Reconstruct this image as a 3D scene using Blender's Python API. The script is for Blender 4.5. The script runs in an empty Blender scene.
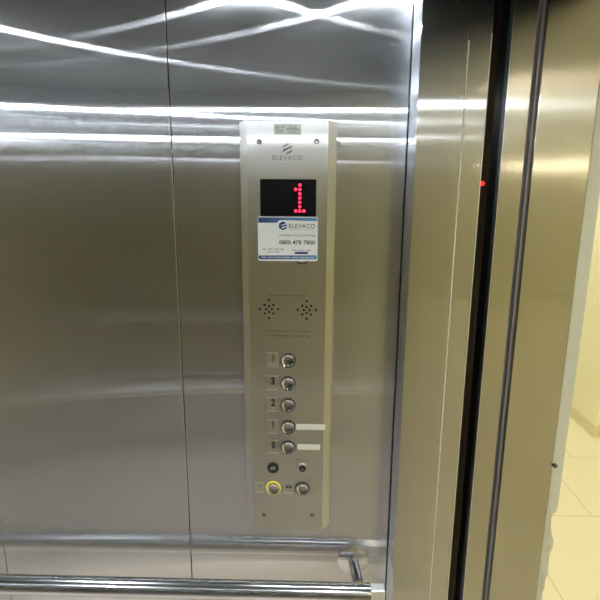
import bpy, bmesh, math, random
from mathutils import Vector, Matrix
random.seed(4)
S = bpy.context.scene
COL = S.collection
PI = math.pi

# ------------------------------------------------------------------ render look
S.view_settings.view_transform = 'Standard'
S.view_settings.look = 'None'
S.view_settings.gamma = 1.0
S.view_settings.exposure = 0.0
S.view_settings.use_curve_mapping = False
cy = S.cycles
cy.max_bounces = 16
cy.glossy_bounces = 14
cy.diffuse_bounces = 6
cy.use_denoising = True
cy.sample_clamp_indirect = 12.0
cy.blur_glossy = 0.0
wd = bpy.data.worlds.new('World'); S.world = wd
wd.use_nodes = True
wd.node_tree.nodes['Background'].inputs['Color'].default_value = (0.0, 0.0, 0.0, 1)

# ------------------------------------------------------------------ camera
EYE = Vector((0, 0, 1.72))
th, ps, ro = math.radians(12.7), math.radians(1.4), math.radians(0.3)
fw = Vector((-math.sin(ps)*math.cos(th), math.cos(ps)*math.cos(th), -math.sin(th)))
r0 = fw.cross(Vector((0, 0, 1))).normalized()
u0 = r0.cross(fw)
rr = r0*math.cos(ro) + u0*math.sin(ro)
uu = u0*math.cos(ro) - r0*math.sin(ro)
cam = bpy.data.cameras.new('camera')
cam.sensor_fit = 'HORIZONTAL'; cam.sensor_width = 36.0; cam.lens = 36.0*520/600
cam.clip_start = 0.01
co = bpy.data.objects.new('camera', cam)
m3 = Matrix((rr, uu, -fw)).transposed()
co.matrix_world = Matrix.Translation(EYE) @ m3.to_4x4()
COL.objects.link(co); S.camera = co

# ------------------------------------------------------------------ materials
def mat(name):
    m = bpy.data.materials.new(name); m.use_nodes = True
    nt = m.node_tree
    return m, nt, nt.nodes['Principled BSDF']

def plain(name, col, rough=0.5, metal=0.0, emit=None, strength=0.0, var=0.0, spec=0.5):
    m, nt, b = mat(name)
    b.inputs['Base Color'].default_value = (*col, 1)
    b.inputs['Roughness'].default_value = rough
    b.inputs['Metallic'].default_value = metal
    b.inputs['Specular IOR Level'].default_value = spec
    if emit:
        b.inputs['Emission Color'].default_value = (*emit, 1)
        b.inputs['Emission Strength'].default_value = strength
    if var > 0:
        tc = nt.nodes.new('ShaderNodeTexCoord')
        nz = nt.nodes.new('ShaderNodeTexNoise'); nz.inputs['Scale'].default_value = 14; nz.inputs['Detail'].default_value = 5
        nt.links.new(tc.outputs['Object'], nz.inputs['Vector'])
        mr = nt.nodes.new('ShaderNodeMapRange')
        mr.inputs['To Min'].default_value = 1-var; mr.inputs['To Max'].default_value = 1+var
        nt.links.new(nz.outputs['Fac'], mr.inputs['Value'])
        mx = nt.nodes.new('ShaderNodeVectorMath'); mx.operation = 'SCALE'
        mx.inputs[0].default_value = col
        nt.links.new(mr.outputs['Result'], mx.inputs['Scale'])
        nt.links.new(mx.outputs['Vector'], b.inputs['Base Color'])
    return m

def brushed(name, col=(0.58, 0.585, 0.6), ax=0.2, az=0.010, soft=0.25, softr=0.42, bow=0.0, scratch=0.04):
    """stainless sheet with a vertical hairline finish: reflections spread sideways (ax) far more than up and down (az)"""
    m, nt, b = mat(name)
    N, L = nt.nodes, nt.links
    N.remove(b)
    geo = N.new('ShaderNodeNewGeometry')
    cr = N.new('ShaderNodeVectorMath'); cr.operation = 'CROSS_PRODUCT'
    L.new(geo.outputs['Normal'], cr.inputs[0]); cr.inputs[1].default_value = (0, 0, 1)
    g1 = N.new('ShaderNodeBsdfAnisotropic'); g1.distribution = 'GGX'
    g1.inputs['Roughness'].default_value = math.sqrt(math.sqrt(ax*az))
    g1.inputs['Anisotropy'].default_value = math.sqrt(az/ax) - 1
    L.new(cr.outputs['Vector'], g1.inputs['Tangent'])
    g2 = N.new('ShaderNodeBsdfAnisotropic'); g2.inputs['Roughness'].default_value = softr
    g2.inputs['Anisotropy'].default_value = -0.5
    L.new(cr.outputs['Vector'], g2.inputs['Tangent'])
    ms = N.new('ShaderNodeMixShader'); ms.inputs['Fac'].default_value = soft
    L.new(g1.outputs[0], ms.inputs[1]); L.new(g2.outputs[0], ms.inputs[2])
    L.new(ms.outputs[0], N['Material Output'].inputs['Surface'])
    mp = N.new('ShaderNodeMapping'); mp.inputs['Scale'].default_value = (500, 500, 4)
    L.new(geo.outputs['Position'], mp.inputs['Vector'])
    n2 = N.new('ShaderNodeTexNoise'); n2.inputs['Scale'].default_value = 1.0; n2.inputs['Detail'].default_value = 3
    L.new(mp.outputs['Vector'], n2.inputs['Vector'])
    r2 = N.new('ShaderNodeMapRange'); r2.inputs['To Min'].default_value = 1-scratch*1.6; r2.inputs['To Max'].default_value = 1+scratch*1.6
    L.new(n2.outputs['Fac'], r2.inputs['Value'])
    mx = N.new('ShaderNodeVectorMath'); mx.operation = 'SCALE'; mx.inputs[0].default_value = col
    L.new(r2.outputs['Result'], mx.inputs['Scale'])
    for g in (g1, g2): L.new(mx.outputs['Vector'], g.inputs['Color'])
    if bow > 0:          # sheet metal never lies quite flat
        n3 = N.new('ShaderNodeTexNoise'); n3.inputs['Scale'].default_value = 2.2; n3.inputs['Detail'].default_value = 0.5
        L.new(geo.outputs['Position'], n3.inputs['Vector'])
        bp = N.new('ShaderNodeBump'); bp.inputs['Strength'].default_value = 1.0; bp.inputs['Distance'].default_value = bow
        L.new(n3.outputs['Fac'], bp.inputs['Height'])
        for g in (g1, g2): L.new(bp.outputs['Normal'], g.inputs['Normal'])
    return m

STEEL = brushed('brushed_steel', (0.75, 0.755, 0.77), ax=0.15, az=0.0008, soft=0.07, bow=0.002)
STEEL_OPP = brushed('brushed_steel_opposite', (0.43, 0.43, 0.44), ax=0.15, az=0.0008, soft=0.05, bow=0.002)  # darker copy of the wall steel, put in to dim its mirrored image
STEEL_COP = brushed('brushed_steel_panel', (0.66, 0.65, 0.645), ax=0.26, az=0.010, soft=0.4)
STEEL_FR = brushed('brushed_steel_frame', (0.47, 0.45, 0.405), ax=0.20, az=0.008, soft=0.2, bow=0.002)
STEEL_RET = brushed('brushed_steel_return', (0.56, 0.55, 0.53), ax=0.20, az=0.003, soft=0.15, bow=0.002)
STEEL_TRIM = brushed('brushed_steel_trim', (0.72, 0.76, 0.82), ax=0.2, az=0.01)
CHROME = plain('polished_chrome', (0.75, 0.75, 0.76), 0.08, 1.0)
TUBE = plain('satin_tube', (0.68, 0.68, 0.68), 0.16, 1.0)
CAP = plain('button_dish', (0.60, 0.60, 0.62), 0.06, 1.0)
DARKMET = plain('dark_bezel', (0.10, 0.10, 0.11), 0.25, 0.9)
BLACK = plain('black_plastic', (0.008, 0.008, 0.009), 0.3)
MATTE = plain('matte_black', (0.004, 0.004, 0.004), 0.9)
CURTAIN = plain('curtain_plastic', (0.010, 0.006, 0.004), 0.2)
CURTAIN.node_tree.nodes['Principled BSDF'].inputs['Specular IOR Level'].default_value = 0.12
RUBBER = plain('grey_seal', (0.13, 0.12, 0.14), 0.4, 0.3)
SCREEN = plain('display_glass', (0.006, 0.006, 0.008), 0.12)
LED = plain('red_led', (0.4, 0.0, 0.02), 0.4, 0, (1.0, 0.015, 0.06), 4.0)
REDLAMP = plain('red_indicator', (0.4, 0.0, 0.0), 0.4, 0, (1.0, 0.01, 0.01), 3.0)
YELLOW = plain('yellow_halo', (0.6, 0.55, 0.03), 0.35, 0, (0.75, 0.65, 0.04), 0.45)
ETCH = plain('etched_fill', (0.10, 0.09, 0.075), 0.7, spec=0.1)
INK = plain('black_ink', (0.012, 0.012, 0.014), 0.6, spec=0.1)
GREYINK = plain('grey_ink', (0.30, 0.31, 0.35), 0.6, spec=0.1)
GREENINK = plain('faded_green_ink', (0.28, 0.36, 0.32), 0.6, spec=0.1)
PAPER = plain('white_label', (0.88, 0.90, 0.88), 0.5, var=0.04)
TAPE = plain('cream_tape', (0.90, 0.89, 0.80), 0.55, var=0.03)
NAVY = plain('navy_print', (0.018, 0.045, 0.20), 0.5, spec=0.1)
BLUE = plain('blue_print', (0.05, 0.17, 0.42), 0.5, spec=0.1)
PLATE = plain('clear_plate_edge', (0.55, 0.54, 0.5), 0.35, 0.3)
PLATEFACE = brushed('plate_face', (0.64, 0.635, 0.62), ax=0.15, az=0.03, soft=0.5)
PAINT = plain('cream_paint', (0.84, 0.83, 0.66), 0.7, var=0.03)
PLASTER = plain('pale_green_plaster', (0.64, 0.65, 0.55), 0.8, var=0.05)
RAW = plain('bare_plaster', (0.60, 0.58, 0.46), 0.95, var=0.15)
CEILM = plain('car_ceiling', (0.10, 0.105, 0.11), 0.45, 0.5)
CARFLOOR = plain('car_floor', (0.88, 0.79, 0.73), 0.5, var=0.15)
WHITECEIL = plain('white_ceiling', (0.8, 0.8, 0.75), 0.8)
HALLLAMP = plain('warm_tube', (1, 1, 1), 0.5, 0, (1.0, 0.90, 0.68), 34.0)

def tile_mat():
    m, nt, b = mat('cream_tile')
    N, L = nt.nodes, nt.links
    geo = N.new('ShaderNodeNewGeometry')
    mp = N.new('ShaderNodeMapping'); mp.inputs['Location'].default_value = (0.155, 0.0, 0)
    L.new(geo.outputs['Position'], mp.inputs['Vector'])
    br = N.new('ShaderNodeTexBrick')
    br.offset = 0.309; br.inputs['Scale'].default_value = 1.0
    br.inputs['Brick Width'].default_value = 0.615; br.inputs['Row Height'].default_value = 0.62
    br.inputs['Mortar Size'].default_value = 0.004; br.inputs['Mortar Smooth'].default_value = 0.2
    br.inputs['Color1'].default_value = (0.80, 0.76, 0.60, 1); br.inputs['Color2'].default_value = (0.78, 0.74, 0.58, 1)
    br.inputs['Mortar'].default_value = (0.62, 0.56, 0.37, 1)
    L.new(mp.outputs['Vector'], br.inputs['Vector']); L.new(br.outputs['Color'], b.inputs['Base Color'])
    b.inputs['Roughness'].default_value = 0.35
    return m
TILE = tile_mat()
BASEB = plain('tile_skirting', (0.72, 0.66, 0.48), 0.35, var=0.04)

def bandgrad():
    m, nt, b = mat('blue_band_print')
    N, L = nt.nodes, nt.links
    tc = N.new('ShaderNodeTexCoord'); sx = N.new('ShaderNodeSeparateXYZ')
    L.new(tc.outputs['Generated'], sx.inputs[0])
    rp = N.new('ShaderNodeValToRGB')
    rp.color_ramp.elements[0].color = (0.015, 0.04, 0.18, 1); rp.color_ramp.elements[1].color = (0.10, 0.30, 0.55, 1)
    L.new(sx.outputs['X'], rp.inputs['Fac']); L.new(rp.outputs['Color'], b.inputs['Base Color'])
    return m
BAND = bandgrad()

# ------------------------------------------------------------------ geometry helpers
def box(bm, x0, x1, y0, y1, z0, z1):
    vs = [bm.verts.new((x, y, z)) for x in (x0, x1) for y in (y0, y1) for z in (z0, z1)]
    for f in ((0, 1, 3, 2), (4, 6, 7, 5), (0, 4, 5, 1), (2, 3, 7, 6), (0, 2, 6, 4), (1, 5, 7, 3)):
        bm.faces.new([vs[i] for i in f])
def B(*a):
    bm = bmesh.new(); box(bm, *a); return bm
def prism_y(bm, pts, y0, y1):
    """outline in (x, z) pulled from y0 (front, toward the viewer) to y1"""
    a = [bm.verts.new((x, y0, z)) for x, z in pts]; b = [bm.verts.new((x, y1, z)) for x, z in pts]
    n = len(pts)
    bm.faces.new(a); bm.faces.new(b[::-1])
    for i in range(n):
        bm.faces.new([a[i], b[i], b[(i+1) % n], a[(i+1) % n]])
def prism_z(bm, pts, z0, z1):
    a = [bm.verts.new((x, y, z0)) for x, y in pts]; b = [bm.verts.new((x, y, z1)) for x, y in pts]
    n = len(pts)
    bm.faces.new(a[::-1]); bm.faces.new(b)
    for i in range(n):
        bm.faces.new([a[i], a[(i+1) % n], b[(i+1) % n], b[i]])
def lathe(bm, prof, org, axis, n=40):
    """prof: (radius, height along axis) from first to last; closes at radius 0"""
    ax = Vector(axis).normalized()
    t = Vector((0, 0, 1)) if abs(ax.z) < 0.9 else Vector((1, 0, 0))
    e1 = ax.cross(t).normalized(); e2 = ax.cross(e1)
    org = Vector(org); rings = []
    for r, h in prof:
        if r < 1e-7:
            rings.append([bm.verts.new(org + ax*h)])
        else:
            rings.append([bm.verts.new(org + ax*h + (e1*math.cos(2*PI*k/n) + e2*math.sin(2*PI*k/n))*r) for k in range(n)])
    for a, b in zip(rings, rings[1:]):
        for k in range(n):
            k2 = (k+1) % n
            if len(a) == 1 and len(b) == 1: continue
            if len(a) == 1: bm.faces.new([a[0], b[k], b[k2]])
            elif len(b) == 1: bm.faces.new([a[k], b[0], a[k2]])
            else: bm.faces.new([a[k], b[k], b[k2], a[k2]])
def tube(bm, pts, r, n=32):
    pts = [Vector(p) for p in pts]
    rings = []
    for i, p in enumerate(pts):
        d = (pts[min(i+1, len(pts)-1)] - pts[max(i-1, 0)]).normalized()
        t = Vector((0, 0, 1)) if abs(d.z) < 0.9 else Vector((1, 0, 0))
        e1 = d.cross(t).normalized(); e2 = d.cross(e1)
        rings.append([bm.verts.new(p + (e1*math.cos(2*PI*k/n) + e2*math.sin(2*PI*k/n))*r) for k in range(n)])
    for a, b in zip(rings, rings[1:]):
        for k in range(n):
            bm.faces.new([a[k], b[k], b[(k+1) % n], a[(k+1) % n]])
    bm.faces.new(rings[0]); bm.faces.new(rings[-1][::-1])

WORLD = {}
def link(o, parent, at):
    COL.objects.link(o)
    o.location = at
    WORLD[o.name] = Vector(at)
    if parent is not None:
        o.parent = parent
        o.matrix_parent_inverse = Matrix.Translation(-WORLD[parent.name])
    return o
def obj(name, bm, m, parent=None, bevel=0.0, smooth=False, seg=2):
    bmesh.ops.recalc_face_normals(bm, faces=bm.faces[:])
    xs = [v.co.x for v in bm.verts]; ys = [v.co.y for v in bm.verts]; zs = [v.co.z for v in bm.verts]
    c = Vector(((min(xs)+max(xs))/2, (min(ys)+max(ys))/2, (min(zs)+max(zs))/2))
    for v in bm.verts: v.co -= c
    me = bpy.data.meshes.new(name); bm.to_mesh(me); bm.free()
    me.materials.append(m)
    if smooth:
        for p in me.polygons: p.use_smooth = True
        me.set_sharp_from_angle(angle=math.radians(38))
    o = bpy.data.objects.new(name, me)
    link(o, parent, c)
    if bevel > 0:
        md = o.modifiers.new('edge', 'BEVEL'); md.width = bevel; md.segments = seg; md.limit_method = 'ANGLE'
        md.angle_limit = math.radians(30)
    return o
def empty(name, loc):
    o = bpy.data.objects.new(name, None); o.empty_display_size = 0.05
    return link(o, None, Vector(loc))
def tag(o, label, cat, group=None):
    o['label'] = label; o['category'] = cat
    if group: o['group'] = group
    return o
def struct(name, bm, m, parent=None, bevel=0.0):
    o = obj(name, bm, m, parent, bevel)
    if parent is None: o['kind'] = 'structure'
    return o
def dup_part(o, parent, d):
    """copy of a part (and its sub-parts) moved by d"""
    c = o.copy(); COL.objects.link(c)
    c.parent = parent; c.matrix_parent_inverse = o.matrix_parent_inverse.copy(); c.location = o.location + d
    WORLD[c.name] = WORLD[o.name] + d
    for ch in list(o.children):
        g = ch.copy(); COL.objects.link(g); g.parent = c
        g.matrix_parent_inverse = ch.matrix_parent_inverse.copy()
        g.location = ch.location.copy()
        WORLD[g.name] = WORLD[ch.name] + d
    return c
def text(name, s, m, parent, x0, x1, z0, z1, y, thick=0.00025, spacing=1.0, bold=0.0):
    """raised lettering facing -y that fills the box x0..x1, z0..z1"""
    cu = bpy.data.curves.new('lettering', 'FONT'); cu.body = s
    cu.space_character = spacing; cu.offset = bold; cu.resolution_u = 3
    t = bpy.data.objects.new('lettering', cu); COL.objects.link(t)
    bpy.context.view_layer.update()
    me = bpy.data.meshes.new_from_object(t.evaluated_get(bpy.context.evaluated_depsgraph_get()))
    bpy.data.objects.remove(t); bpy.data.curves.remove(cu)
    bm = bmesh.new(); bm.from_mesh(me); bpy.data.meshes.remove(me)
    xs = [v.co.x for v in bm.verts]; zs = [v.co.y for v in bm.verts]
    a, b, c, d = min(xs), max(xs), min(zs), max(zs)
    for v in bm.verts:
        v.co = Vector((x0 + (v.co.x-a)/(b-a)*(x1-x0), y, z0 + (v.co.y-c)/(d-c)*(z1-z0)))
    r = bmesh.ops.extrude_face_region(bm, geom=bm.faces[:])
    for v in r['geom']:
        if isinstance(v, bmesh.types.BMVert): v.co.y -= thick
    return obj(name, bm, m, parent)
def rrect(x0, x1, z0, z1, r, n=5):
    pts = []
    for cx, cz, a0 in ((x1-r, z1-r, 0), (x0+r, z1-r, 90), (x0+r, z0+r, 180), (x1-r, z0+r, 270)):
        for k in range(n+1):
            a = math.radians(a0 + 90*k/n); pts.append((cx + r*math.cos(a), cz + r*math.sin(a)))
    return pts
def P(pts, y0, y1):
    bm = bmesh.new(); prism_y(bm, pts, y0, y1); return bm

# ================================================================== THE CAR
WY = 0.99           # face of the wall that carries the control panel
CH = 2.045          # car ceiling
wb = struct('wall_back', B(-1.24, 0.20, WY+0.016, WY+0.04, 0, CH), MATTE)
for x0, x1 in ((-1.20, -0.6805), (-0.6795, -0.2628), (-0.2612, 0.1685)):
    obj('wall_panel', B(x0, x1, WY, WY+0.016, 0.0, CH), STEEL, wb, bevel=0.0012)
struct('wall_left', B(-1.24, -1.20, -0.12, WY+0.016, 0, CH), STEEL)
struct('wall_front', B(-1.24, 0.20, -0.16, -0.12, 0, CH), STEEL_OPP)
struct('floor', B(-1.24, 0.20, -0.16, WY+0.04, -0.04, 0), CARFLOOR)
struct('ceiling', B(-1.24, 0.20, -0.16, WY+0.04, CH, CH+0.04), CEILM)
# entrance column: narrow side face in the corner, wide face toward the doorway (two sheets with a hairline joint)
YR = 0.915
NR = -0.04
struct('trim_1', B(0.1700, 0.1715, YR+0.0012, WY-0.002, 0, CH), STEEL_TRIM, bevel=0.0005)
wr = struct('wall_right', B(0.1725, 0.2815, YR+0.003, WY+0.04, 0, CH), MATTE)
obj('wall_panel', B(0.1702, 0.2470, YR, YR+0.002, 0, CH), STEEL_RET, wr, bevel=0.0008)
obj('edge_cover', B(0.2480, 0.2835, YR, YR+0.002, 0, CH), STEEL_RET, wr, bevel=0.0008)
obj('joint_highlight', B(0.2468, 0.2482, YR-0.0012, YR+0.003, 0, 1.945), plain('joint_highlight_pale', (0.92, 0.90, 0.82), 0.4), wr)  # pale strip paints the joint's bright highlight, ending where it fades
obj('edge_highlight', B(0.2828, 0.2840, YR-0.001, YR+0.003, 0, 1.955), plain('edge_highlight_pale', (0.75, 0.72, 0.64), 0.45, 0.6), wr)  # the glint along the sheet edge, put in as a pale strip
struct('wall_right_return', B(0.17, 0.2835, -0.16, NR, 0, CH), STEEL_RET)
struct('wall_right_header', B(0.17, 0.2835, NR, YR, 2.03, CH), STEEL_RET)

# ------------------------------------------------------------------ doors, landing frame
lc = tag(empty('light_curtain', (0.292, YR+0.02, 0.02)), 'black door safety light curtain strip with a tiny red lamp, beside the dark door gap', 'light curtain')
obj('strip_housing', B(0.2840, 0.2985, YR+0.002, YR+0.05, 0.02, 2.02), CURTAIN, lc, bevel=0.002)
obj('window', B(0.2885, 0.2955, YR+0.0012, YR+0.003, 0.05, 1.99), CURTAIN, lc)
bm = bmesh.new(); lathe(bm, [(0, .0025), (.003, .0018), (.0042, 0)], (0.2880, YR+0.0022, 1.7205), (0, -1, 0), 16)
obj('indicator_lamp', bm, REDLAMP, lc, smooth=True)
dr = struct('door_1', B(0.289, 0.313, YR+0.12, 1.75, 0.01, 2.05), MATTE)
obj('edge_seal', B(0.289, 0.313, YR+0.08, YR+0.12, 0.01, 2.05), MATTE, dr)
d2 = struct('door_2', B(0.3165, 0.3539, YR, 1.70, 0.01, 2.05), STEEL_FR, bevel=0.001)
obj('edge_strip', B(0.3150, 0.3166, YR-0.0008, YR+0.02, 0.01, 2.05), STEEL_TRIM, d2)
sl = struct('trim_2', B(0.3543, 0.3678, YR+0.004, YR+0.05, 0, 2.05), RUBBER)
obj('seal_lip', B(0.3595, 0.3620, YR-0.002, YR+0.004, 0, 2.05), plain('seal_lip_grey', (0.24, 0.23, 0.27), 0.3, 0.5), sl)
struct('trim_3', B(0.3682, 0.464, YR, YR+0.08, 0, 2.05), STEEL_FR, bevel=0.0015)
struct('trim_4', B(0.289, 0.464, NR-0.05, NR, 0, 2.05), STEEL_FR, bevel=0.0015)
struct('trim_5', B(0.289, 0.464, NR, YR, 2.03, 2.08), STEEL_FR, bevel=0.0015)
struct('trim_6', B(0.289, 0.464, NR, YR, -0.04, 0), plain('sill_aluminium', (0.5, 0.5, 0.48), 0.35, 1.0))
# plastered wall around the landing frame, its visible edge knocked about low down
edge = [(0.4639, 0.0), (0.4850, 0.0), (0.4840, 0.72), (0.4800, 0.78), (0.4815, 0.84), (0.4759, 0.8902), (0.4751, 0.907), (0.4779, 0.919),
        (0.4768, 0.938), (0.4811, 0.9499), (0.4801, 0.9709), (0.4795, 0.9964), (0.4838, 1.0126), (0.4840, 1.0286), (0.4794, 1.042), (0.4754, 1.06),
        (0.4740, 1.0778), (0.4754, 1.0867), (0.4828, 1.0958), (0.4838, 1.1221), (0.4843, 1.24), (0.4865, 1.50), (0.4868, 2.6), (0.4639, 2.6)]
wl = struct('wall_landing', P(edge, YR, YR+0.03), PLASTER)
obj('wall_body', B(0.464, 0.4815, YR+0.03, 6.4, 0, 2.6), PLASTER, wl)
# bare patches where the paint has chipped off
def blob(pts, name):
    obj(name, P(pts, YR-0.0012, YR+0.0002), RAW, wl, bevel=0.0004)
blob([(0.4655, 1.0188), (0.4675, 1.0074), (0.4718, 1.0031), (0.4784, 1.0056), (0.4794, 1.0171), (0.4766, 1.0227), (0.4732, 1.0089), (0.4690, 1.012)], 'chipped_patch')
blob([(0.4675, 1.1019), (0.4694, 1.0888), (0.4705, 1.0576), (0.4698, 1.0282), (0.4733, 1.026), (0.4735, 1.0577), (0.4727, 1.0845), (0.4690, 1.1064)], 'chipped_patch')
blob([(0.4683, 0.9425), (0.4731, 0.9544), (0.4768, 0.9404), (0.4745, 0.9142), (0.4703, 0.9045)], 'chipped_patch')
struct('wall_landing_near', B(0.464, 0.4815, -6.0, NR, 0, 2.6), PLASTER)
struct('wall_landing_header', B(0.464, 0.4815, NR, YR, 2.03, 2.6), PLASTER)
bm = bmesh.new(); lathe(bm, [(0, 0.004), (0.003, 0.0036), (0.0042, 0.0025), (0.0048, -0.006), (0, -0.006)], (0.4672, YR-0.001, 1.1946), (0, -1, 0), 20)
pin = tag(obj('fixing_bolt', bm, DARKMET, smooth=True), 'small dark bolt head set in the pale green plaster edge beside the steel door frame', 'bolt')

# ------------------------------------------------------------------ corridor outside
struct('floor_corridor', B(0.464, 5.0, -6.0, 6.4, -0.04, 0), TILE)
struct('ceiling_corridor', B(0.4815, 5.0, -6.0, 6.4, 2.6, 2.64), WHITECEIL)
CX, CY = 1.972, 3.385
struct('wall_corridor', B(CX, 5.0, CY, 6.4, 0, 2.6), PAINT)
struct('wall_corridor_far', B(4.9, 5.0, -6.0, CY, 0, 2.6), PAINT)
struct('wall_corridor_end', B(0.4815, CX, 6.3, 6.4, 0, 2.6), PAINT)
struct('wall_corridor_near', B(0.4815, 4.9, -6.0, -5.9, 0, 2.6), PAINT)
bm = bmesh.new()
prism_z(bm, [(CX-0.009, 6.3), (CX-0.009, CY-0.009), (4.9, CY-0.009), (4.9, CY), (CX, CY), (CX, 6.3)], 0, 0.085)
struct('baseboard_corridor', bm, BASEB, bevel=0.002)
def hall_lamp(x, y, label):
    t = tag(empty('ceiling_light', (x, y, 2.6)), label, 'ceiling light', 'corridor ceiling lights')
    obj('housing', B(x-0.10, x+0.10, y-0.62, y+0.62, 2.57, 2.6), WHITECEIL, t, bevel=0.004)
    obj('diffuser', B(x-0.075, x+0.075, y-0.6, y+0.6, 2.55, 2.57), HALLLAMP, t, bevel=0.006)
hall_lamp(1.15, 1.2, 'long warm ceiling lamp of the corridor just outside the lift doorway')
hall_lamp(1.15, 4.3, 'long warm ceiling lamp of the corridor above its far end')
hall_lamp(1.15, -3.4, 'long warm ceiling lamp of the corridor near its other end wall')
hall_lamp(3.3, 1.6, 'long warm ceiling lamp over the side branch of the corridor')
t = tag(empty('added_wall_lamp', (1.25, -5.9, 1.98)), 'added unseen slim lamp on the near end wall of the corridor', 'wall lamp')  # unseen lamp, added to give the thin warm streak on the door steel
obj('bracket', B(0.65, 1.85, -5.9, -5.87, 1.95, 2.01), WHITECEIL, t, bevel=0.004)
obj('tube', B(0.67, 1.83, -5.87, -5.83, 1.965, 1.995), plain('added_end_wall_tube', (1, 1, 1), 0.5, 0, (1.0, 0.90, 0.66), 150.0), t, bevel=0.008)

# ------------------------------------------------------------------ car downlights
struct('added_lamp_soffit', B(-1.20, 0.17, -0.12, -0.055, 1.992, CH), CEILM, bevel=0.002)  # unseen box, added to lower the opposite lamps and mirror as dark
def downlight(x, y, label, power, r=0.016, CH=CH):
    t = tag(empty('downlight', (x, y, CH)), label, 'downlight', 'recessed lift downlights')
    bm = bmesh.new(); lathe(bm, [(r, -0.001), (r+0.012, -0.004), (r+0.014, 0.0), (r, 0.0), (r, -0.001)], (x, y, CH), (0, 0, 1), 32)
    obj('ring', bm, CHROME, t, smooth=True)
    bm = bmesh.new(); lathe(bm, [(0, -0.010), (r*0.45, -0.0088), (r*0.8, -0.0055), (r-0.001, 0.0), (0, 0.0)], (x, y, CH), (0, 0, 1), 24)
    obj('lens', bm, plain('cool_led', (1, 1, 1), 0.5, 0, (0.86, 0.94, 1.0), power), t)
downlight(-0.80, 0.968, 'lift downlight above the left end of the panelled wall, farthest from the doorway', 3600)
downlight(-0.12, 0.968, 'lift downlight in the ceiling edge right above the control panel', 650)
downlight(0.13, 0.968, 'lift downlight in the ceiling corner between control panel wall and doorway', 1000)
downlight(-0.92, -0.0885, 'added unseen lamp at the opposite ceiling edge, in the corner farthest from the doorway', 2600, CH=1.992)  # unseen lamp, added for the mirrored lines and light on the panel
downlight(0.08, -0.0885, 'added unseen lamp at the opposite ceiling edge, in the corner next to the doorway', 2200, CH=1.992)  # second added lamp, unseen, lighting the panel from the front

t = tag(empty('added_strip_light', (-0.5, -0.12, 1.88)), 'added unseen thin strip light on the wall facing the control panel, mirrored as a pale line', 'strip light')  # unseen light, added for another mirrored line and front light on the panel
obj('channel', B(-1.12, 0.12, -0.125, -0.108, 1.874, 1.892), TUBE, t, bevel=0.001)
obj('diffuser', B(-1.11, 0.11, -0.108, -0.105, 1.8795, 1.8865), plain('added_strip_glow', (1, 1, 1), 0.5, 0, (0.9, 0.95, 1.0), 20.0), t, bevel=0.001)

# ------------------------------------------------------------------ handrails
def rail(y_wall, sgn, x0, x1, zc, posts, label, capped):
    ry = y_wall + sgn*0.07
    t = tag(empty('handrail', ((x0+x1)/2, ry, zc)), label, 'handrail')
    bm = bmesh.new(); tube(bm, [(x0, ry, zc), (x1, ry, zc)], 0.0195, 48)
    obj('rail_tube', bm, TUBE, t, smooth=True)
    if capped:
        obj('end_stub', B(x1+0.0003, 0.1555, ry-0.010, ry+0.014, zc-0.0150, zc+0.0130), plain('stub_polish', (0.90, 0.89, 0.82), 0.3, 0.5), t, bevel=0.003)
    for px in posts:
        bm = bmesh.new()
        pw = Vector((px-0.004, y_wall + sgn*0.002, zc+0.022)); pr = Vector((px+0.003, ry - sgn*0.012, zc+0.011))
        tube(bm, [pw, pw.lerp(pr, 0.3), pw.lerp(pr, 0.7), pr], 0.0115, 28)
        q = obj('bracket_post', bm, CHROME, t, smooth=True)
        bm = bmesh.new()
        lathe(bm, [(0.034, 0.0), (0.034, 0.0012), (0.0325, 0.002), (0.0, 0.002)], (px-0.004, y_wall, zc+0.022), (0, sgn, 0), 48)
        obj('flange', bm, STEEL, q, smooth=True)
rail(WY, -1, -1.12, 0.1265, 0.8925, (-0.95, 0.099), 'polished steel tube handrail on the wall below the elevator control panel', True)
rail(-0.12, 1, -1.12, 0.10, 0.884, (-0.95, 0.08), 'handrail seen only as a pale mirrored line in the panelled wall', False)

# ================================================================== CONTROL PANEL
FY = 0.970
cop = tag(empty('control_panel', (-0.047, WY, 0.998)), 'tall stainless elevator control panel with floor buttons and a red number display', 'control panel')
fx0, fx1, fz0, fz1 = -0.1205, 0.0255, 0.9985, 1.829
bm = bmesh.new()
f = [bm.verts.new(v) for v in ((fx0, FY, fz0), (fx1, FY, fz0), (fx1, FY, fz1), (fx0, FY, fz1))]
b_ = [bm.verts.new(v) for v in ((-0.1345, FY+0.008, 1.009), (0.0410, FY+0.008, 1.009), (0.0410, FY+0.008, 1.8265), (-0.1345, FY+0.008, 1.8265))]
c_ = [bm.verts.new((v.co.x, WY, v.co.z)) for v in b_]
bm.faces.new(f); bm.faces.new(c_[::-1])
for p_, q_ in ((f, b_), (b_, c_)):
    for i in range(4):
        j = (i+1) % 4; bm.faces.new([p_[i], q_[i], q_[j], p_[j]])
body = obj('faceplate', bm, STEEL_COP, cop, bevel=0.0018, smooth=False, seg=3)
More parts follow.
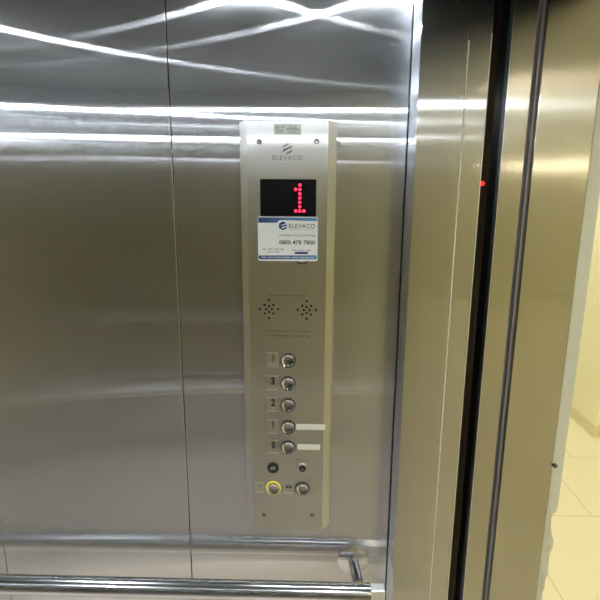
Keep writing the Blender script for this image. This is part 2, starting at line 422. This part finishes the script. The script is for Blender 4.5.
# real holes drilled for the speaker and microphone
holes = []
for cx, cz in ((-0.0833, 1.4825), (-0.0108, 1.4815)):
    s = 0.0175
    for u, v in ((0, 1), (-.48, .49), (.48, .49), (-1, 0), (-.31, 0), (.31, 0), (1, 0), (0, .32), (0, -.33), (-.48, -.5), (.48, -.5), (0, -1)):
        holes.append((cx+u*s, cz+v*s))
bm = bmesh.new()
for x, z in holes:
    lathe(bm, [(0, -0.004), (0.0024, -0.004), (0.0024, 0.009), (0, 0.009)], (x, FY, z), (0, 1, 0), 14)
bmesh.ops.recalc_face_normals(bm, faces=bm.faces[:])
cm = bpy.data.meshes.new('drill'); bm.to_mesh(cm); bm.free()
dro = bpy.data.objects.new('drill', cm); COL.objects.link(dro)
md = body.modifiers.new('drill', 'BOOLEAN'); md.object = dro; md.operation = 'DIFFERENCE'; md.solver = 'EXACT'
bpy.context.view_layer.update()
nm = bpy.data.meshes.new_from_object(body.evaluated_get(bpy.context.evaluated_depsgraph_get()))
body.modifiers.clear(); body.data = nm
bpy.data.objects.remove(dro)
for cx in (-0.0833, -0.0108):
    bm = bmesh.new()
    for x, z in [h for h in holes if abs(h[0]-cx) < 0.03]:
        lathe(bm, [(0, 0.0006), (0.00235, 0.0006), (0.00235, 0.0088), (0, 0.0088)], (x, FY, z), (0, 1, 0), 12)
    obj('speaker_grille', bm, MATTE, cop)

def K(z):                     # tiny stand-off for things stuck on the face
    return FY - z
# screws
bm = bmesh.new(); sx, sz = -0.0985, 1.7915
lathe(bm, [(0, 0.0008), (0.0016, 0.0009), (0.0017, 0.0026), (0.0036, 0.0021), (0.0050, 0.0)], (sx, FY, sz), (0, -1, 0), 24)
sc0 = obj('screw', bm, plain('screw_brass', (0.42, 0.38, 0.32), 0.25, 1.0), cop, smooth=True)
for x, z in ((0.0045, 1.7925), (-0.0972, 1.0350), (0.0042, 1.0360)):
    dup_part(sc0, cop, Vector((x-sx, 0, z-sz)))

# emblem: six sided badge cut into three rising bars
def emblem(name, m, parent, cx, cz, w, h, y, joined=False):
    bm = bmesh.new()
    def q(u, v): return (cx + (u-0.5)*w, cz + (0.5-v)*h)
    bars = [[(0, .27), (.53, 0), (.68, .07), (0, .43)], [(0, .55), (1, .05+.14), (1, .36), (0, .86-.05)], [(.32, .90), (1, .56), (1, .75), (.5, 1)]]
    if joined:
        bars = [[(0, .25), (.5, 0), (.95, .2), (.8, .29), (.5, .16), (.22, .3), (.22, .42), (.95, .40), (.95, .52), (.45, .66), (.5, .82), (.95, .62), (.98, .76), (.5, 1), (0, .75)]]
        bars = [[(0, .25), (.5, 0), (.95, .2), (.20, .43), (.20, .50), (.98, .32), (.98, .50), (.22, .68), (.5, .80), (1, .58), (1, .75), (.5, 1), (0, .75)]]
    for bar in bars: prism_y(bm, [q(*p) for p in bar], y-0.0002, y+0.0001)
    return obj(name, bm, m, parent)
emblem('emblem', ETCH, cop, -0.0477, 1.7795, 0.0168, 0.0195, FY)
text('lettering', 'ELEVACO', ETCH, cop, -0.0745, -0.0205, 1.7602, 1.7680, K(0), 0.0002, 1.15)
obj('tagline', B(-0.072, -0.023, K(0.0001), FY, 1.7560, 1.7569), plain('faint_etch', (0.34, 0.33, 0.31), 0.5, 0.5), cop)
text('lettering', 'INTERCOMUNICADOR', ETCH, cop, -0.0845, -0.0115, 1.5080, 1.5116, K(0), 0.00015, 1.05)
text('lettering', 'CAPACIDADE  LICENCIADA', ETCH, cop, -0.0905, -0.0025, 1.4370, 1.4410, K(0), 0.00015, 1.05)
text('lettering', '8 PESSOAS OU 600 kg', ETCH, cop, -0.0845, -0.0045, 1.4268, 1.4318, K(0), 0.00015, 1.05)

# paper tag at the top
tg = obj('inspection_tag', P([(-0.0715, 1.8225), (-0.0718, 1.8045), (-0.0240, 1.8035), (-0.0235, 1.8215)], K(0.0004), FY), PAPER, cop)
tg['label'] = 'small white paper tag with faded green print'
bm = bmesh.new()
for x0, x1, z in ((-.068, -.0655, 1.8165), (-.064, -.0625, 1.8165), (-.058, -.0565, 1.8165), (-.054, -.0525, 1.8165)):
    box(bm, x0, x1, K(.0006), K(.0003), z-.0022, z+.0022)
for z in (1.811, 1.808): box(bm, -.068, -.055, K(.0006), K(.0003), z-.0005, z+.0005)
x = -.049
while x < -.0285:
    w = random.uniform(.0012, .0026); zc = 1.8135 + random.uniform(-.001, .001)
    box(bm, x, x+w, K(.0006), K(.0003), zc-.0021, zc+.0021); x += w + random.uniform(.0008, .0018)
for z, a in ((1.8182, -.048), (1.8085, -.046)): box(bm, a, -.031, K(.0006), K(.0003), z-.0005, z+.0005)
obj('faded_print', bm, GREENINK, tg)

# display
dx0, dx1, dz0, dz1 = -0.0977, 0.0050, 1.6590, 1.7264
ds = obj('display', B(dx0, dx1, K(0.0012), FY, dz0, dz1), SCREEN, cop, bevel=0.0005)
ds['label'] = 'black display window'
bm = bmesh.new(); pt = 0.00762
gx, gz = -0.0250, 1.7160
for c, r in ((0, 0), (-1, 1), (0, 1), (0, 2), (0, 3), (0, 4), (0, 5), (-1, 6), (0, 6), (1, 6)):
    lathe(bm, [(0, 0.0009), (0.0019, 0.0007), (0.0026, 0.0)], (gx+c*pt, K(0.0012), gz-r*pt*1.02), (0, -1, 0), 16)
    
obj('led_digit', bm, LED, ds)['label'] = 'red glowing dotted numeral 1'

# service sticker
SX = lambda u: -0.1022 + (u-25)/510*0.1101
SZ = lambda v: 1.6579 - (v-60)/375*0.0801
bm = P(rrect(-0.1027, 0.0086, 1.5765, 1.6590, 0.004), K(0.0015), FY)
st = obj('service_sticker', bm, PAPER, cop)
st['label'] = 'white and blue service sticker with a phone number'
obj('header_band', P([(SX(27), SZ(66)), (SX(27), SZ(108)), (SX(185), SZ(108)), (SX(192), SZ(104)), (SX(200), SZ(94)), (SX(212), SZ(86)), (SX(230), SZ(84)), (SX(534), SZ(92)), (SX(534), SZ(70)), (SX(526), SZ(64)), (SX(33), SZ(62))], K(.0017), K(.0014)), BAND, st)
obj('footer_band', P([(SX(27), SZ(394)), (SX(27), SZ(418)), (SX(36), SZ(427)), (SX(524), SZ(424)), (SX(533), SZ(416)), (SX(533), SZ(388))], K(.0017), K(.0014)), BAND, st)
emblem('emblem', NAVY, st, SX(239), SZ(134), SX(272)-SX(205), SZ(95)-SZ(172), K(.0016), True)
text('lettering', 'ELEVACO', INK, st, SX(291), SX(512), SZ(153), SZ(116), K(.0015), .0002, 1.15)
obj('tagline', B(SX(300), SX(512), K(.0017), K(.0014), SZ(167), SZ(164.5)), GREYINK, st)
text('lettering', 'Assistência Técnica 24 Horas', GREYINK, st, SX(206), SX(515), SZ(224), SZ(202), K(.0015), .0002, 1.0, 0.01)
text('lettering', '0800 478 7800', INK, st, SX(206), SX(515), SZ(295), SZ(259), K(.0015), .0002, 1.0, 0.012)
bm = bmesh.new()
def dashes(v, runs, h=5):
    for a, b in runs:
        u = a
        while u < b:
            w = min(random.uniform(5, 9), b-u)
            box(bm, SX(u), SX(u+w), K(.0017), K(.0014), SZ(v+h), SZ(v-h)); u += w + 3.0
dashes(338, ((62, 96), (110, 150), (165, 200), (210, 250))); dashes(361, ((106, 140), (150, 160), (170, 210)))
dashes(346, ((320, 355), (370, 425), (440, 480)))
obj('fine_print', bm, GREYINK, st)
obj('web_address_bar', P(rrect(SX(342), SX(456), SZ(378), SZ(360), .0012), K(.0017), K(.0014)), NAVY, st)
bm = bmesh.new()
dashes(409, ((52, 100), (108, 160), (168, 220), (232, 300), (318, 372), (385, 505)), 4)
for v in bm.verts: v.co.y -= 0.0002
obj('fine_print', bm, PAPER, st)
# round lens half hidden under the sticker
bm = bmesh.new(); lathe(bm, [(0.0125, 0.0), (0.0132, 0.0008), (0.0142, 0.0008), (0.0148, 0.0)], (-0.0205, FY, 1.5850), (0, -1, 0), 40)
obj('lens_ring', bm, DARKMET, cop, smooth=True)

# floor buttons: dished cap inside a dark raised collar
def floor_button(x, z, name='floor_button', ringmat=None):
    bm = bmesh.new()
    lathe(bm, [(0.0153, 0.0), (0.0153, 0.0022), (0.0147, 0.0034), (0.0139, 0.0034), (0.0136, 0.0028), (0.0136, 0.0)], (x, FY, z), (0, -1, 0), 48)
    o = obj(name, bm, ringmat or DARKMET, cop, smooth=True)
    bm = bmesh.new()
    prof = [(0.0134, 0.0), (0.0134, 0.0042), (0.0129, 0.0047)] + [(0.0126*math.cos(a), 0.0047 - 0.0033*math.sin(a)) for a in [PI/2*k/10 for k in range(1, 11)]]
    prof[-1] = (0.0, 0.0047-0.0033)
    lathe(bm, prof, (x, FY, z), (0, -1, 0), 48)
    obj('cap', bm, CAP, o, smooth=True)
    bm = bmesh.new()
    for a in (58, 90, 122):
        lathe(bm, [(0, .0010), (.0009, .0006), (.0012, 0)], (x+0.0143*math.cos(math.radians(a)), K(0.0034), z+0.0143*math.sin(math.radians(a))), (0, -1, 0), 10)
    obj('bezel_studs', bm, CHROME, o, smooth=True)
    return o
BZ = [1.3795, 1.3315, 1.2855, 1.2375, 1.1930]
fb = floor_button(-0.0465, BZ[0])
fbs = [fb] + [dup_part(fb, cop, Vector((0, 0, z-BZ[0]))) for z in BZ[1:]]
def plate(x0, x1, z0, z1, side=False):
    bm = P(rrect(x0, x1, z0, z1, 0.001), K(0.0010), FY)
    o = obj('number_plate', bm, PLATEFACE, cop)
    obj('plate_edge', B(x0, x1, K(.0014), K(.0009), z1-.0011, z1), PLATE, o)
    obj('plate_edge', B(x0, x1, K(.0014), K(.0009), z0, z0+.0010), PLATE, o)
    if side: obj('plate_edge', B(x1-.0011, x1, K(.0014), K(.0009), z0+.001, z1-.0011), PLATE, o)
    return o
NUM = [(')', .0035), ('3', .0075), ('2', .0075), ('1', .0045), ('0', .0065)]
for (s, w), z in zip(NUM, BZ):
    zc = z + 0.001
    p = plate(-0.0890, -0.0665, zc-.0150, zc+.0150, s == ')')
    if s == '1':
        obj('numeral', P([(-.0757, zc-.0038), (-.0757, zc+.0115), (-.0770, zc+.0115), (-.0798, zc+.0085), (-.0798, zc+.0066), (-.0777, zc+.0082), (-.0777, zc-.0038)], K(.0015), K(.0009)), INK, p)
    else: text('numeral', s, INK, p, -0.0765-w/2, -0.0765+w/2, zc-.0038, zc+.0115, K(.0010), .0005, 1, 0.028)
    if s in ')2':
        bm = bmesh.new()
        for k in range(6 if s == ')' else 2):
            lathe(bm, [(0, .0008), (.0009, .0004), (.0011, 0)], (-0.0855+.0028*k if s == ')' else -.0765, K(.0010), zc-.0095+.0025*(k % 2)), (0, -1, 0), 8)
        obj('braille', bm, PLATE, p)
for x0, x1, z in ((-0.0303, 0.0285, 1.2383), (-0.0275, 0.0188, 1.1940)):
    o = obj('blank_label', P(rrect(x0, x1, z-.0062, z+.0062, .0008), K(.0006), FY), TAPE, cop)
    o['label'] = 'longer blank cream label strip' if x1 > .02 else 'shorter blank cream label strip'

# lower controls
text('lettering', 'LUZ', ETCH, cop, -0.0815, -0.0735, 1.1625, 1.1655, K(0), 0.00015)
text('lettering', 'VENTILADOR', ETCH, cop, -0.0325, -0.0005, 1.1630, 1.1660, K(0), 0.00015)
bm = bmesh.new(); lathe(bm, [(0.0118, 0), (0.0118, 0.0025), (0.0108, 0.0034), (0.0060, 0.0042), (0, 0.0045)], (-0.0775, FY, 1.1460), (0, -1, 0), 40)
pb = obj('push_switch', bm, BLACK, cop, smooth=True); pb['label'] = 'round black switch with white symbols'
bm = bmesh.new()
x, y, z = -0.0775, K(.0046), 1.1475
for poly in ([(-.0055, -.001), (-.0035, .003), (-.0018, -.001)], [(-.001, -.001), (-.001, .003), (.0012, .003), (.0012, -.001)], [(.0022, -.001), (.0022, .003), (.0046, .003), (.0046, -.001)], [(-.0055, -.0035), (-.0055, -.0027), (.0055, -.0027), (.0055, -.0035)]):
    prism_y(bm, [(x+a, z+b) for a, b in poly], y-.0002, y+.0008)
obj('switch_symbol', bm, plain('white_ink', (.42, .46, .48), .5), pb)
bm = bmesh.new(); kx, kz = -0.0168, 1.1470
lathe(bm, [(0.0104, 0), (0.0104, 0.003), (0.0092, 0.0045), (0.0078, 0.0046), (0.0072, 0.0036)], (kx, FY, kz), (0, -1, 0), 40)
ks = obj('key_switch', bm, plain('satin_chrome', (0.9, 0.9, 0.9), 0.3, 1.0), cop, smooth=True); ks['label'] = 'round chrome key switch'
bm = bmesh.new(); lathe(bm, [(0.0074, 0.0030), (0.0070, 0.0046), (0.0050, 0.0052), (0.0044, 0.0042), (0, .0042)], (kx, FY, kz-.0014), (0, -1, 0), 32)
obj('key_cylinder', bm, BLACK, ks, smooth=True)
bm = bmesh.new(); lathe(bm, [(0.0040, 0.0042), (0.0038, 0.0052), (0, .0054)], (kx, FY, kz-.0014), (0, -1, 0), 24)
obj('key_plug', bm, TUBE, ks, smooth=True)
obj('key_slot', B(kx-.0025, kx+.0025, K(.0058), K(.0050), kz-.0020, kz-.0008), MATTE, ks)
cl = floor_button(-0.0772, 1.0992, 'door_close_button', YELLOW); cl['label'] = 'button with a lit yellow ring'
floor_button(-0.0165, 1.0998, 'door_open_button')
for (x0, x1) in ((-0.1165, -0.0965), (-0.0555, -0.0350)):
    p = plate(x0, x1, 1.0885, 1.1130)
    bm = bmesh.new(); xm = (x0+x1)/2; zm = 1.1030
    if x0 > -.1:
        prism_y(bm, [(xm-.0075, zm), (xm-.0018, zm+.0035), (xm-.0018, zm-.0035)], K(.0014), K(.0009))
        prism_y(bm, [(xm+.0075, zm), (xm+.0018, zm+.0035), (xm+.0018, zm-.0035)], K(.0014), K(.0009))
        box(bm, xm-.0006, xm+.0006, K(.0014), K(.0009), zm-.0035, zm+.0035)
        obj('open_symbol', bm, INK, p)
    else:
        box(bm, xm-.003, xm+.0025, K(.0014), K(.0009), zm-.001, zm+.0004)
        obj('worn_symbol', bm, ETCH, p)
